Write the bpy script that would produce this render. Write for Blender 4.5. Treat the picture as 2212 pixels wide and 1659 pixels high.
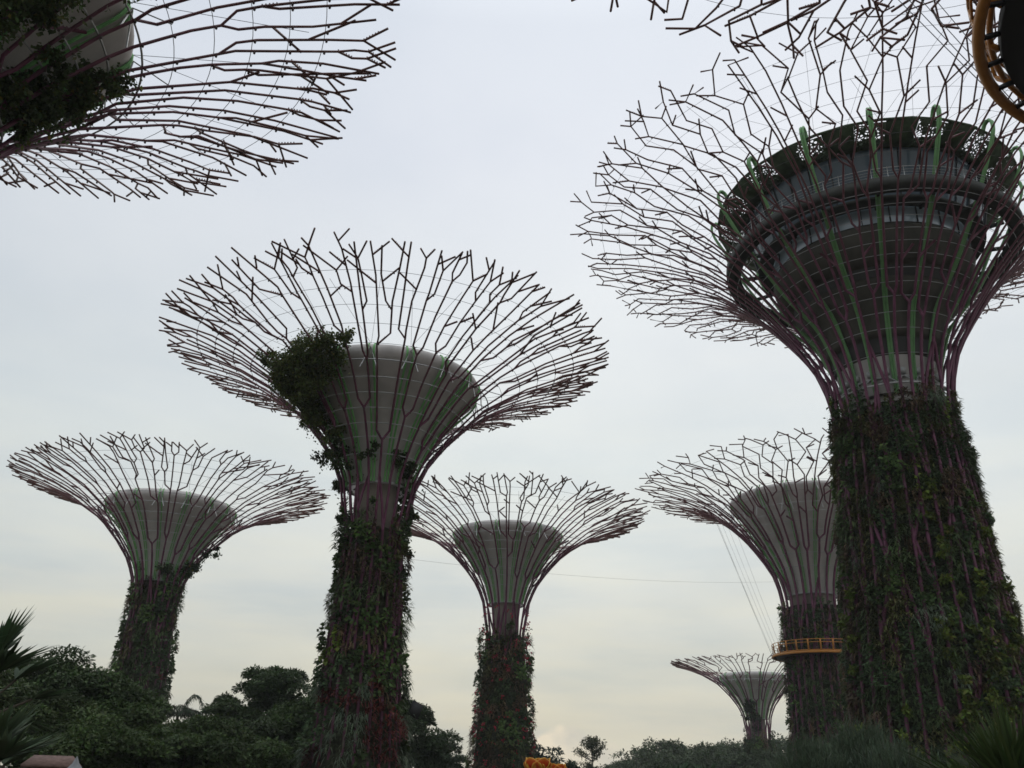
import bpy, bmesh, math, random
import numpy as np
from math import pi, sin, cos, radians

scene = bpy.context.scene
for o in list(bpy.data.objects):
    bpy.data.objects.remove(o, do_unlink=True)
COL = scene.collection

# ------------------------------------------------------------------ camera
PITCH, ROLL = radians(24.0), radians(1.55)
EYE = (0.0, 0.0, 1.7)
cam_d = bpy.data.cameras.new('camera')
cam = bpy.data.objects.new('camera', cam_d)
COL.objects.link(cam)
cam_d.sensor_fit = 'HORIZONTAL'
cam_d.sensor_width = 36.0
cam_d.lens = 36.0 * 1912.0 / 2212.0
cam_d.clip_start = 0.1
cam_d.clip_end = 6000
from mathutils import Matrix, Vector
cam.matrix_world = Matrix.Translation(EYE) @ (Matrix.Rotation(pi / 2 + PITCH, 4, 'X') @ Matrix.Rotation(ROLL, 4, 'Z'))
scene.camera = cam
scene.render.resolution_x, scene.render.resolution_y = 1024, 768
scene.view_settings.view_transform = 'Standard'
scene.view_settings.look = 'None'
scene.view_settings.exposure = 0.0
scene.view_settings.gamma = 1.0
scene.cycles.max_bounces = 6
scene.cycles.transparent_max_bounces = 16
scene.cycles.filter_width = 1.6

# ------------------------------------------------------------------ sky and sun
SUN_EL, SUN_AZ = radians(38), radians(25)      # azimuth from +Y towards +X
world = bpy.data.worlds.new('World')
scene.world = world
world.use_nodes = True
nt = world.node_tree
nt.nodes.clear()


def node(tree, typ, **kw):
    n = tree.nodes.new(typ)
    for k, v in kw.items():
        setattr(n, k, v)
    return n


def ramp(tree, stops, fac=None, interp='LINEAR'):
    n = node(tree, 'ShaderNodeValToRGB')
    e = n.color_ramp.elements
    n.color_ramp.interpolation = interp
    while len(e) > 1:
        e.remove(e[-1])
    e[0].position = stops[0][0]
    e[0].color = (*stops[0][1], 1)
    for p, c in stops[1:]:
        k = e.new(p)
        k.color = (*c, 1)
    if fac is not None:
        tree.links.new(fac, n.inputs[0])
    return n


def mth(tree, op, a, b=None, clamp=False):
    n = node(tree, 'ShaderNodeMath', operation=op, use_clamp=clamp)
    for i, v in enumerate((a, b)):
        if v is None:
            continue
        if isinstance(v, (int, float)):
            n.inputs[i].default_value = v
        else:
            tree.links.new(v, n.inputs[i])
    return n.outputs[0]


def mixc(tree, fac, a, b, blend='MIX'):
    n = node(tree, 'ShaderNodeMixRGB', blend_type=blend)
    for i, v in enumerate((fac, a, b)):
        if isinstance(v, (int, float)):
            n.inputs[i].default_value = v
        elif isinstance(v, tuple):
            n.inputs[i].default_value = (*v, 1)
        else:
            tree.links.new(v, n.inputs[i])
    return n.outputs[0]


def build_world():
    L = nt.links.new
    tc = node(nt, 'ShaderNodeTexCoord')
    sep = node(nt, 'ShaderNodeSeparateXYZ')
    L(tc.outputs['Generated'], sep.inputs[0])
    X, Y, Z = sep.outputs
    zc = mth(nt, 'MAXIMUM', Z, 0.0)
    grad = ramp(nt, [(0.0, (.62, .59, .485)), (.045, (.64, .61, .50)), (.10, (.655, .645, .555)), (.18, (.695, .71, .66)), (.32, (.76, .80, .785)),
                     (.45, (.765, .80, .82)), (.62, (.76, .795, .855)), (.72, (.735, .78, .85)), (.80, (.92, .97, 1.04)), (1.0, (1.9, 1.95, 2.0))], zc)
    # stratus sheets on a plane overhead
    den = mth(nt, 'ADD', zc, 0.16)
    comb = node(nt, 'ShaderNodeCombineXYZ')
    L(mth(nt, 'DIVIDE', X, den), comb.inputs[0])
    L(mth(nt, 'DIVIDE', Y, den), comb.inputs[1])
    n1 = node(nt, 'ShaderNodeTexNoise')
    n1.inputs['Scale'].default_value = 1.1
    n1.inputs['Detail'].default_value = 5
    n1.inputs['Roughness'].default_value = .5
    L(comb.outputs[0], n1.inputs['Vector'])
    v = ramp(nt, [(.28, (.875, .90, .93)), (.5, (1.0, 1.0, 1.0)), (.72, (1.075, 1.07, 1.05))], n1.outputs['Fac'])
    c = mixc(nt, 1.0, grad.outputs[0], v.outputs[0], 'MULTIPLY')
    side = ramp(nt, [(0.0, (.85, .865, .885)), (.42, (.985, .985, .985)), (.6, (1, 1, 1)), (1.0, (.95, .955, .965))], mth(nt, 'ADD', mth(nt, 'MULTIPLY', X, 0.9), 0.5, clamp=True))
    c = mixc(nt, 1.0, c, side.outputs[0], 'MULTIPLY')
    # layered streaks low over the horizon
    mp = node(nt, 'ShaderNodeMapping')
    mp.inputs['Scale'].default_value = (2.2, 2.2, 17)
    L(tc.outputs['Generated'], mp.inputs[0])
    n2 = node(nt, 'ShaderNodeTexNoise')
    n2.inputs['Scale'].default_value = 1.5
    n2.inputs['Detail'].default_value = 5
    n2.inputs['Roughness'].default_value = .55
    L(mp.outputs[0], n2.inputs['Vector'])
    streak = ramp(nt, [(.32, (.88, .92, .97)), (.5, (1, 1, 1)), (.68, (1.07, 1.04, .98))], n2.outputs['Fac'])
    low = ramp(nt, [(0.0, (1, 1, 1)), (.16, (.9, .9, .9)), (.38, (.15, .15, .15)), (.5, (0, 0, 0))], zc)
    c = mixc(nt, low.outputs[0], c, mixc(nt, 1.0, c, streak.outputs[0], 'MULTIPLY'))
    # a low cumulus bank ahead
    n3 = node(nt, 'ShaderNodeTexNoise')
    n3.inputs['Scale'].default_value = 17
    n3.inputs['Detail'].default_value = 6
    n3.inputs['Roughness'].default_value = .55
    L(tc.outputs['Generated'], n3.inputs['Vector'])
    da = mth(nt, 'ABSOLUTE', mth(nt, 'SUBTRACT', X, 0.075))
    dome = mth(nt, 'SUBTRACT', 0.060, mth(nt, 'MULTIPLY', da, 0.52))
    dome = mth(nt, 'ADD', dome, mth(nt, 'MULTIPLY', mth(nt, 'SUBTRACT', n3.outputs['Fac'], 0.5), 0.055))
    cm = mth(nt, 'MULTIPLY', mth(nt, 'SUBTRACT', dome, Z), 130.0, clamp=True)
    front = mth(nt, 'GREATER_THAN', Y, 0.0)
    cm = mth(nt, 'MULTIPLY', cm, front)
    cumcol = ramp(nt, [(.36, (.60, .565, .48)), (.60, (.86, .75, .57))], n3.outputs['Fac'])
    c = mixc(nt, mth(nt, 'MULTIPLY', cm, 0.85), c, cumcol.outputs[0])
    sky = node(nt, 'ShaderNodeTexSky', sky_type='NISHITA', sun_disc=False)
    sky.sun_elevation = SUN_EL
    sky.sun_rotation = SUN_AZ
    b1 = node(nt, 'ShaderNodeBackground')
    b1.inputs[1].default_value = 0.08
    L(sky.outputs[0], b1.inputs[0])
    b2 = node(nt, 'ShaderNodeBackground')
    L(c, b2.inputs[0])
    b2.inputs[1].default_value = 1.07
    mx = node(nt, 'ShaderNodeMixShader')
    mx.inputs[0].default_value = .95
    L(b1.outputs[0], mx.inputs[1])
    L(b2.outputs[0], mx.inputs[2])
    out = node(nt, 'ShaderNodeOutputWorld')
    L(mx.outputs[0], out.inputs[0])


build_world()
sun_d = bpy.data.lights.new('sun', 'SUN')
sun_d.energy = 0.5
sun_d.angle = radians(25)
sun_d.color = (1.0, .94, .85)
sun = bpy.data.objects.new('sun', sun_d)
COL.objects.link(sun)
sv = Vector((sin(SUN_AZ) * cos(SUN_EL), cos(SUN_AZ) * cos(SUN_EL), sin(SUN_EL)))
sun.rotation_euler = sv.to_track_quat('Z', 'Y').to_euler()

HAZE = .00024        # density of the humid air, see the end of the script

# ------------------------------------------------------------------ materials
M = {}


def mat(name, col, rough=.7, metal=0.0, noise=0.0, nscale=3.0, attr=False, bump=0.0, spec=.3, streak=False, trans=0.0):
    m = bpy.data.materials.new(name)
    m.use_nodes = True
    t = m.node_tree
    b = t.nodes['Principled BSDF']
    b.inputs['Roughness'].default_value = rough
    b.inputs['Metallic'].default_value = metal
    b.inputs['Specular IOR Level'].default_value = spec
    c = None
    if attr:
        a = node(t, 'ShaderNodeAttribute', attribute_name='Col')
        c = a.outputs['Color']
    if noise > 0 or bump > 0:
        tc = node(t, 'ShaderNodeTexCoord')
        n = node(t, 'ShaderNodeTexNoise')
        n.inputs['Scale'].default_value = nscale
        n.inputs['Detail'].default_value = 6
        if streak:
            mp = node(t, 'ShaderNodeMapping')
            mp.inputs['Scale'].default_value = (1, 1, .12)
            t.links.new(tc.outputs['Object'], mp.inputs[0])
            t.links.new(mp.outputs[0], n.inputs['Vector'])
        else:
            t.links.new(tc.outputs['Object'], n.inputs['Vector'])
        lo, hi = 1 - noise, 1 + noise
        r = ramp(t, [(.3, (lo, lo, lo)), (.7, (hi, hi, hi))], n.outputs['Fac'])
        c = mixc(t, 1.0, c if c is not None else col, r.outputs[0], 'MULTIPLY')
        if bump > 0:
            bp = node(t, 'ShaderNodeBump')
            bp.inputs['Strength'].default_value = bump
            bp.inputs['Distance'].default_value = .1
            t.links.new(n.outputs['Fac'], bp.inputs['Height'])
            t.links.new(bp.outputs[0], b.inputs['Normal'])
    if c is not None:
        t.links.new(c, b.inputs['Base Color'])
    else:
        b.inputs['Base Color'].default_value = (*col, 1)
    if trans > 0:
        tl = node(t, 'ShaderNodeBsdfTranslucent')
        if c is not None:
            t.links.new(c, tl.inputs[0])
        mx = node(t, 'ShaderNodeMixShader')
        mx.inputs[0].default_value = trans
        t.links.new(b.outputs[0], mx.inputs[1])
        t.links.new(tl.outputs[0], mx.inputs[2])
        t.links.new(mx.outputs[0], t.nodes['Material Output'].inputs[0])
    M[name] = m
    return m


mat('purple_steel', (.115, .034, .072), .5, noise=.3, nscale=1.5, attr=True)
mat('bronze_steel', (.130, .060, .058), .5, noise=.3, nscale=1.5)
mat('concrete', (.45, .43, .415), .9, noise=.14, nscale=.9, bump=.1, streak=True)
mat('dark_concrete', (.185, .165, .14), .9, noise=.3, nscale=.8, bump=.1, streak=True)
mat('shaded_stained_concrete', (.066, .062, .052), .9, noise=.4, nscale=.7, bump=.1, streak=True)  # shade under the ring and rods painted into the colour, besides the dirt
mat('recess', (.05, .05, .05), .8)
mat('green_paint', (.15, .38, .13), .5, noise=.15, nscale=2)
mat('hook_green', (.13, .29, .115), .45, noise=.1, nscale=2)
mat('cable', (.36, .37, .38), .5, .2)
mat('dark_cable', (.10, .10, .11), .5, .2)
mat('galvanised', (.42, .43, .43), .5, .3, noise=.15, nscale=5)
mat('black_metal', (.02, .02, .022), .5)
mat('orange_paint', (.44, .185, .035), .45, noise=.12, nscale=3)
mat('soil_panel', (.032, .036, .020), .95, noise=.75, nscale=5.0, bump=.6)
mat('leaf', (.05, .08, .03), .65, attr=True, trans=.25, spec=.2, noise=.15, nscale=2.0)
mat('bark', (.09, .075, .06), .9, noise=.3, nscale=4, bump=.3)
mat('paving', (.095, .082, .068), .95, noise=.35, nscale=.4)
mat('skin', (.45, .28, .2), .6)
mat('roof_tile', (.15, .095, .08), .8, noise=.3, nscale=6)
mat('canvas', (.20, .21, .22), .8, noise=.05)
mat('screen_green', (.030, .050, .022), .8, noise=.5, nscale=1.6)
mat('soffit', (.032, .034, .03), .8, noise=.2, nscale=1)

def glass_mat():
    m = bpy.data.materials.new('glass')
    m.use_nodes = True
    t = m.node_tree
    b = t.nodes['Principled BSDF']
    b.inputs['Base Color'].default_value = (.10, .14, .185, 1)
    b.inputs['Roughness'].default_value = .12
    b.inputs['Specular IOR Level'].default_value = .5
    b.inputs['IOR'].default_value = 1.45
    tr = node(t, 'ShaderNodeBsdfTransparent')
    tr.inputs[0].default_value = (.55, .66, .72, 1)
    mx = node(t, 'ShaderNodeMixShader')
    mx.inputs[0].default_value = .35
    t.links.new(b.outputs[0], mx.inputs[1])
    t.links.new(tr.outputs[0], mx.inputs[2])
    t.links.new(mx.outputs[0], t.nodes['Material Output'].inputs[0])
    M['glass'] = m


def screen_mat():
    # cut-out leaf-pattern sheet: holes are really open
    m = bpy.data.materials.new('cut_screen')
    m.use_nodes = True
    t = m.node_tree
    b = t.nodes['Principled BSDF']
    b.inputs['Base Color'].default_value = (.035, .055, .025, 1)
    b.inputs['Roughness'].default_value = .8
    tc = node(t, 'ShaderNodeTexCoord')
    n = node(t, 'ShaderNodeTexNoise')
    n.inputs['Scale'].default_value = .55
    t.links.new(tc.outputs['Object'], n.inputs['Vector'])
    v = node(t, 'ShaderNodeTexVoronoi', feature='DISTANCE_TO_EDGE')
    v.inputs['Scale'].default_value = 4.2
    t.links.new(tc.outputs['Object'], v.inputs['Vector'])
    thr = mth(t, 'ADD', mth(t, 'MULTIPLY', n.outputs['Fac'], 1.0), -.27)
    hole = mth(t, 'GREATER_THAN', v.outputs['Distance'], thr)
    tr = node(t, 'ShaderNodeBsdfTransparent')
    mx = node(t, 'ShaderNodeMixShader')
    t.links.new(hole, mx.inputs[0])
    t.links.new(b.outputs[0], mx.inputs[1])
    t.links.new(tr.outputs[0], mx.inputs[2])
    t.links.new(mx.outputs[0], t.nodes['Material Output'].inputs[0])
    M['cut_screen'] = m


glass_mat()
mat('sky_toned_glass', (.30, .37, .42), .12, spec=.6)  # sky showing through the lower windows, painted as an opaque pale colour
screen_mat()

# ------------------------------------------------------------------ mesh helpers


def nmesh(name, V, F4=None, F3=None, col=None, material=None, parent=None, smooth=False):
    V = np.asarray(V, dtype=np.float32).reshape(-1, 3)
    me = bpy.data.meshes.new(name)
    f4 = np.asarray(F4 if F4 is not None else np.zeros((0, 4)), dtype=np.int32).reshape(-1, 4)
    f3 = np.asarray(F3 if F3 is not None else np.zeros((0, 3)), dtype=np.int32).reshape(-1, 3)
    me.vertices.add(len(V))
    me.vertices.foreach_set('co', V.ravel())
    nl = f4.size + f3.size
    me.loops.add(nl)
    me.loops.foreach_set('vertex_index', np.concatenate([f4.ravel(), f3.ravel()]))
    me.polygons.add(len(f4) + len(f3))
    st = np.concatenate([np.arange(len(f4)) * 4, f4.size + np.arange(len(f3)) * 3]).astype(np.int32)
    me.polygons.foreach_set('loop_start', st)
    if smooth:
        me.polygons.foreach_set('use_smooth', np.ones(len(st), dtype=bool))
    if col is not None:
        a = me.color_attributes.new('Col', 'FLOAT_COLOR', 'POINT')
        c = np.ones((len(V), 4), dtype=np.float32)
        c[:, :3] = col
        a.data.foreach_set('color', c.ravel())
    me.update(calc_edges=True)
    me.validate()
    if material is not None:
        me.materials.append(M[material] if isinstance(material, str) else material)
    o = bpy.data.objects.new(name, me)
    COL.objects.link(o)
    if parent is not None:
        o.parent = parent
    return o


def empty(name, label, cat, loc, rz=0.0, group=None):
    o = bpy.data.objects.new(name, None)
    COL.objects.link(o)
    o.location = loc
    o.rotation_euler = (0, 0, rz)
    o.empty_display_size = .5
    o['label'] = label
    o['category'] = cat
    if group:
        o['group'] = group
    return o


def tag(o, label, cat, group=None):
    o['label'] = label
    o['category'] = cat
    if group:
        o['group'] = group
    return o


class Tubes:
    """collects tubes, boxes and lathes into one mesh"""
    def __init__(s):
        s.V, s.F, s.T, s.n, s.C = [], [], [], 0, []

    def tube(s, pts, rad, k=6, closed=False, cap=True, cols=None):
        P = np.asarray(pts, float)
        n = len(P)
        R = np.full(n, rad, float) if np.isscalar(rad) else np.asarray(rad, float)
        if closed:
            T = np.roll(P, -1, 0) - np.roll(P, 1, 0)
        else:
            T = np.gradient(P, axis=0)
        T /= np.linalg.norm(T, axis=1)[:, None] + 1e-9
        ref = np.array([0, 0, 1.0]) if abs(T[:, 2]).mean() < .8 else np.array([1.0, 0, 0])
        A = np.cross(T, ref)
        A /= np.linalg.norm(A, axis=1)[:, None] + 1e-9
        B = np.cross(T, A)
        a = np.arange(k) * 2 * pi / k
        ring = P[:, None] + R[:, None, None] * (A[:, None] * np.cos(a)[None, :, None] + B[:, None] * np.sin(a)[None, :, None])
        s.V.append(ring.reshape(-1, 3))
        if cols is not None:
            s.C.append(np.repeat(np.asarray(cols, float), k, 0))
        m = n if closed else n - 1
        i = np.arange(m)[:, None]
        j = np.arange(k)[None, :]
        i2 = (i + 1) % n
        j2 = (j + 1) % k
        f = np.stack([i * k + j, i * k + j2, i2 * k + j2, i2 * k + j], -1).reshape(-1, 4) + s.n
        s.F.append(f)
        if cap and not closed:
            for e, rev in ((0, 1), (n - 1, 0)):
                b = s.n + e * k
                for q in range(1, k - 1):
                    tri = (b, b + q, b + q + 1)
                    s.T.append(tri[::-1] if not rev else tri)
        s.n += n * k
        return s

    def lathe(s, prof, k=48, a0=0.0, a1=2 * pi):
        prof = np.asarray(prof, float)
        full = abs(a1 - a0 - 2 * pi) < 1e-6
        a = np.linspace(a0, a1, k, endpoint=not full)
        V = np.stack([prof[:, None, 0] * np.cos(a), prof[:, None, 0] * np.sin(a), np.repeat(prof[:, 1][:, None], k, 1)], -1)
        n = len(prof)
        i = np.arange(n - 1)[:, None]
        kk = k if full else k - 1
        j = np.arange(kk)[None, :]
        j2 = (j + 1) % k
        f = np.stack([i * k + j, i * k + j2, (i + 1) * k + j2, (i + 1) * k + j], -1).reshape(-1, 4) + s.n
        s.V.append(V.reshape(-1, 3))
        s.F.append(f)
        s.n += n * k
        return s

    def box(s, c, sx, sy, sz, ax=None, col=None):
        c = np.asarray(c, float)
        if ax is None:
            ax = np.eye(3)
        X, Y, Z = [np.asarray(v, float) for v in ax]
        v = [c + X * sx * i + Y * sy * j + Z * sz * l for l in (-.5, .5) for j in (-.5, .5) for i in (-.5, .5)]
        s.V.append(np.array(v))
        if col is not None:
            s.C.append(np.tile(np.asarray(col, float), (8, 1)))
        s.F.append(np.array([(0, 2, 3, 1), (4, 5, 7, 6), (0, 1, 5, 4), (2, 6, 7, 3), (0, 4, 6, 2), (1, 3, 7, 5)]) + s.n)
        s.n += 8
        return s

    def build(s, name, material, parent=None, smooth=False):
        V = np.concatenate(s.V)
        F = np.concatenate(s.F) if s.F else None
        return nmesh(name, V, F, np.array(s.T) if s.T else None, np.concatenate(s.C) if s.C else None, material, parent, smooth)


def unit(v):
    return v / (np.linalg.norm(v, axis=-1, keepdims=True) + 1e-9)


class Leaves:
    """many small leaf faces: kites (flat leaves) and blades (arching straps)"""
    def __init__(s):
        s.V, s.F4, s.F3, s.C, s.n = [], [], [], [], 0

    def kites(s, P, D, U, L, W, col, fold=.12):
        n = len(P)
        L = np.broadcast_to(L, (n,))[:, None]
        W = np.broadcast_to(W, (n,))[:, None]
        D = unit(D)
        S = unit(np.cross(D, U))
        Nn = np.cross(S, D)
        mid = P + D * L * .45
        v = np.stack([P, mid + S * W * .5 + Nn * W * fold, P + D * L, mid - S * W * .5 + Nn * W * fold], 1)
        s.V.append(v.reshape(-1, 3))
        s.F4.append(np.arange(n * 4).reshape(-1, 4) + s.n)
        s.C.append(np.repeat(col, 4, 0))
        s.n += n * 4

    def blades(s, P, D, L, W, droop, col):
        n = len(P)
        L = np.broadcast_to(L, (n,))[:, None]
        W = np.broadcast_to(W, (n,))[:, None]
        D = unit(D)
        z = np.array([0, 0, 1.0])
        S = unit(np.cross(D, z + 1e-3))
        g = droop * L * z
        m = P + D * L * .5 - g * .25
        t = P + D * L - g
        v = np.stack([P - S * W * .3, P + S * W * .3, m + S * W * .5, m - S * W * .5, t], 1)
        s.V.append(v.reshape(-1, 3))
        b = (np.arange(n) * 5)[:, None] + s.n
        s.F4.append(b + np.array([0, 1, 2, 3]))
        s.F3.append(b + np.array([3, 2, 4]))
        s.C.append(np.repeat(col, 5, 0))
        s.n += n * 5

    def build(s, name, parent=None, material='leaf'):
        return nmesh(name, np.concatenate(s.V), np.concatenate(s.F4) if s.F4 else None,
                     np.concatenate(s.F3) if s.F3 else None, np.concatenate(s.C), material, parent)


def jitter_cols(rng, base, n, hue=.18, val=.35):
    base = np.asarray(base, float)
    c = np.tile(base, (n, 1)) * (1 + rng.uniform(-val, val, (n, 1))) * (1 + rng.uniform(-hue, hue, (n, 3)))
    return np.clip(c, .003, .9)


# ------------------------------------------------------------------ the steel tree towers
SPEC = {   # plant kinds on the trunks: colour, blades or leaves, length, width, droop, spread
    'fern': ((.115, .150, .098), 'b', .55, .055, .8, .9),
    'strap': ((.072, .105, .042), 'b', .55, .09, .5, 1.0),
    'red': ((.125, .034, .030), 'b', .42, .11, .25, 1.2),
    'broad': ((.066, .108, .032), 'k', .36, .24, 0, 1.2),
    'dark': ((.044, .072, .030), 'k', .30, .18, 0, 1.2),
    'lime': ((.135, .185, .030), 'k', .36, .28, 0, 1.3),
    'olive': ((.105, .110, .042), 'b', .45, .11, .3, 1.1),
    'brown': ((.112, .080, .046), 'b', .46, .11, .5, 1.0),
}


def resample(pts, n=240):
    P = np.asarray(pts, float)
    d = np.r_[0, np.cumsum(np.hypot(*np.diff(P, axis=0).T))]
    u = np.linspace(0, d[-1], n)
    Q = np.c_[np.interp(u, d, P[:, 0]), np.interp(u, d, P[:, 1])]
    for _ in range(6):
        Q[1:-1] = .25 * Q[:-2] + .5 * Q[1:-1] + .25 * Q[2:]
    d = np.r_[0, np.cumsum(np.hypot(*np.diff(Q, axis=0).T))]
    return d, Q


class Shell:
    def __init__(s, pts):
        s.d, s.Q = resample(pts)
        s.end = s.d[-1]

    def r(s, x):
        return np.interp(x, s.d, s.Q[:, 0]) + np.maximum(0, x - s.end) * .98

    def z(s, x):
        return np.interp(x, s.d, s.Q[:, 1]) + np.maximum(0, x - s.end) * .18

    def p(s, th, x, off=0.0):
        r = s.r(x) + off
        return np.stack([r * np.sin(th), -r * np.cos(th), s.z(x)], -1)   # th = 0 faces local -Y, + turns to +X

    def at_z(s, z):
        return float(np.interp(z, s.Q[:, 1], s.d))

    def at_r(s, r):
        k = int(np.argmin(s.Q[:, 0]))
        return float(np.interp(r, s.Q[k:, 0], s.d[k:]))


def grow_forked(rng, sh, N, s0, R, style=1):
    """each stem forks in two inside its own sector, three times on the way to the rim"""
    rods = []
    END = sh.end
    lv = [sh.at_r(.27 * R), sh.at_r(.50 * R), sh.at_r(.76 * R)]
    jit = [1.5, 2.5, 2.2]
    probs = [1.0, .95, .66]
    last_level = 2
    if style == 2:
        lv = [sh.at_r(.27 * R), sh.at_r(.46 * R), sh.at_r(.60 * R)]
        probs = [1.0, .97, .55]

    def twig(i, th, s, sg, l, ang):
        r = float(sh.r(s))
        rods.append((i, [(th, s), (th + sg * l * sin(ang) / r, s + l * cos(ang))]))

    def finish(i, pts, th, s, hw):
        tip = END - .05 - abs(rng.normal(0, .40)) + rng.uniform(-.45, .45)
        if rng.random() < .06:
            tip -= rng.uniform(1.2, 3.0)
        tip = max(tip, s + .8)
        while tip - s > 4.2:
            L = rng.uniform(2.0, 3.6)
            r = float(sh.r(s + L))
            th2 = th + rng.normal(0, .16) * L / r if rng.random() < .6 else th
            if rng.random() < .68:
                f = rng.uniform(.15, .85)
                twig(i, th + (th2 - th) * f, s + L * f, rng.choice([-1, 1]), rng.uniform(1.1, 2.8), rng.uniform(.45, .85))
            th, s = th2, s + L
            pts.append((th, s))
        k = rng.random()
        if k < .45 and tip - s > 1.3:         # a kink then the tip
            m = s + (tip - s) * rng.uniform(.3, .6)
            r = float(sh.r(m))
            sg = rng.choice([-1, 1])
            a = rng.uniform(.3, .75)
            thm = th + rng.normal(0, .04) / r
            pts.append((thm, m))
            pts.append((thm + sg * (tip - m) * math.tan(a) / r, tip))
            if rng.random() < .85:
                twig(i, thm, m, -sg, rng.uniform(.9, 1.9), rng.uniform(.3, .7))
        else:
            r = float(sh.r(tip))
            te = th + rng.normal(0, .12) * (tip - s) / r
            pts.append((te, tip))
            if rng.random() < .75:
                f = rng.uniform(.25, .75)
                twig(i, th + (te - th) * f, s + (tip - s) * f, rng.choice([-1, 1]), rng.uniform(.8, 1.7), rng.uniform(.45, .8))
        rods.append((i, pts))

    count = [0]

    def zigzag(i, pts, th, s, c, hw):
        """the other kind of crown: rods that bend to and fro so that neighbours nearly close cells"""
        count[0] += 1
        tip = END - .2 - abs(rng.normal(0, .5)) + rng.uniform(-.5, .5)
        straight = rng.random() < .24
        sg = 1 if (count[0] % 2) else -1
        while tip - s > 1.2:
            L = min(rng.uniform(1.7, 3.3), tip - s)
            r = float(sh.r(s + L))
            if straight:
                th2 = th + rng.normal(0, .06) * L / r
                L = min(L * 1.5, tip - s)
                if rng.random() < .6:
                    f = rng.uniform(.2, .9)
                    k = rng.choice([-1, 1])
                    twig(i, th + (th2 - th) * f, s + L * f, k, rng.uniform(1.2, min(2.6, .9 + hw * r * 1.6)), rng.uniform(.5, 1.0))
            else:
                aim = c + sg * hw * rng.uniform(.65, 1.25)
                mx = L * rng.uniform(.6, 1.25) / r
                th2 = th + float(np.clip(aim - th, -mx, mx))
                if rng.random() < .16:
                    th2 = th + rng.normal(0, .04) * L / r      # a straight run now and then
                else:
                    sg = -sg
            s2 = s + L
            pts.append((th2, s2))
            if not straight and rng.random() < .5:
                a = rng.uniform(.55, 1.15)
                k = -sg if rng.random() < .7 else sg
                twig(i, th2, s2, k, min(max(rng.uniform(.75, 1.15) * 1.7 * hw * r, .9) / sin(a), 3.2), a)
            th, s = th2, s2
        r = float(sh.r(s))
        if rng.random() < .65:                 # hooked end
            k = rng.choice([-1, 1])
            l = rng.uniform(.8, 1.9)
            a = rng.uniform(.7, 1.9)
            pts.append((th + k * l * sin(a) / r, s + l * cos(a)))
            if rng.random() < .4:
                twig(i, th, s, -k, rng.uniform(.8, 1.8), rng.uniform(.1, .7))
        else:
            twig(i, th, s, rng.choice([-1, 1]), rng.uniform(.9, 1.8), rng.uniform(.2, .6))
        rods.append((i, pts))

    def walk(i, pts, th, s, c, hw, level):
        if style == 2 and level == last_level:
            return zigzag(i, pts, th, s, c, hw)
        if level == 3:
            return finish(i, pts, th, s, hw)
        sf = max(lv[level] + rng.uniform(-1, 1) * jit[level], s + .9)
        # run up to the fork, now and then with a slight bend and a stub
        if sf - s > 3.4 and rng.random() < .6:
            m = s + (sf - s) * rng.uniform(.35, .65)
            pts.append((th + rng.normal(0, .05) * hw, m))
            if level > 0 and rng.random() < .5:
                twig(i, pts[-1][0], m, rng.choice([-1, 1]), rng.uniform(.9, 1.8), rng.uniform(.5, .85))
        thf = th + rng.normal(0, .08) * hw
        pts.append((thf, sf))
        if rng.random() > probs[level]:
            return walk(i, pts, thf, sf, c, hw, level + 1)
        lo, hi = c - hw / 2, c + hw / 2
        lo += rng.normal(0, .2) * hw
        hi += rng.normal(0, .2) * hw
        r = float(sh.r(sf))
        targets = [lo, hi]
        order = [0, 1] if abs(lo - thf) < abs(hi - thf) else [1, 0]
        stay = rng.random() < .28
        for q, oi in enumerate(order):
            t = targets[oi]
            if q == 0 and stay:                 # the main rod runs on, the other leaves it
                t = thf + (t - thf) * rng.uniform(0, .4)
            lat = abs(t - thf) * r
            ang = rng.uniform(.55, .95) if q or not stay else .2
            L = min(max(lat / math.tan(ang), .7), 4.0)
            p2 = (t, sf + L)
            npts = pts + [p2] if q == 0 else [(thf, sf), p2]
            walk(i, npts, t, sf + L, c + (hw / 2 if oi else -hw / 2), hw / 2, level + 1)

    for i in range(N):
        c = 2 * pi * i / N
        th = c + rng.uniform(-.1, .1) * pi / N
        walk(i, [(th, 0.0), (th + rng.uniform(-.03, .03), s0 * .5), (th, s0)], th, s0, c, pi / N, 0)
    return rods


def rod_line(sh, pts, step, off=0.0):
    T, S = [], []
    for (a, s), (b, u) in zip(pts[:-1], pts[1:]):
        d = abs(u - s) + abs(b - a) * float(sh.r((s + u) / 2))
        rr = float(sh.r((s + u) / 2))
        k = max(1, int(d / (step if rr < .45 * sh.r(sh.end) else step * 2.2)))
        for q in range(k):
            T.append(a + (b - a) * q / k)
            S.append(s + (u - s) * q / k)
    T.append(pts[-1][0])
    S.append(pts[-1][1])
    T, S = np.array(T), np.array(S)
    return sh.p(T, S, off), T, S


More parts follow.
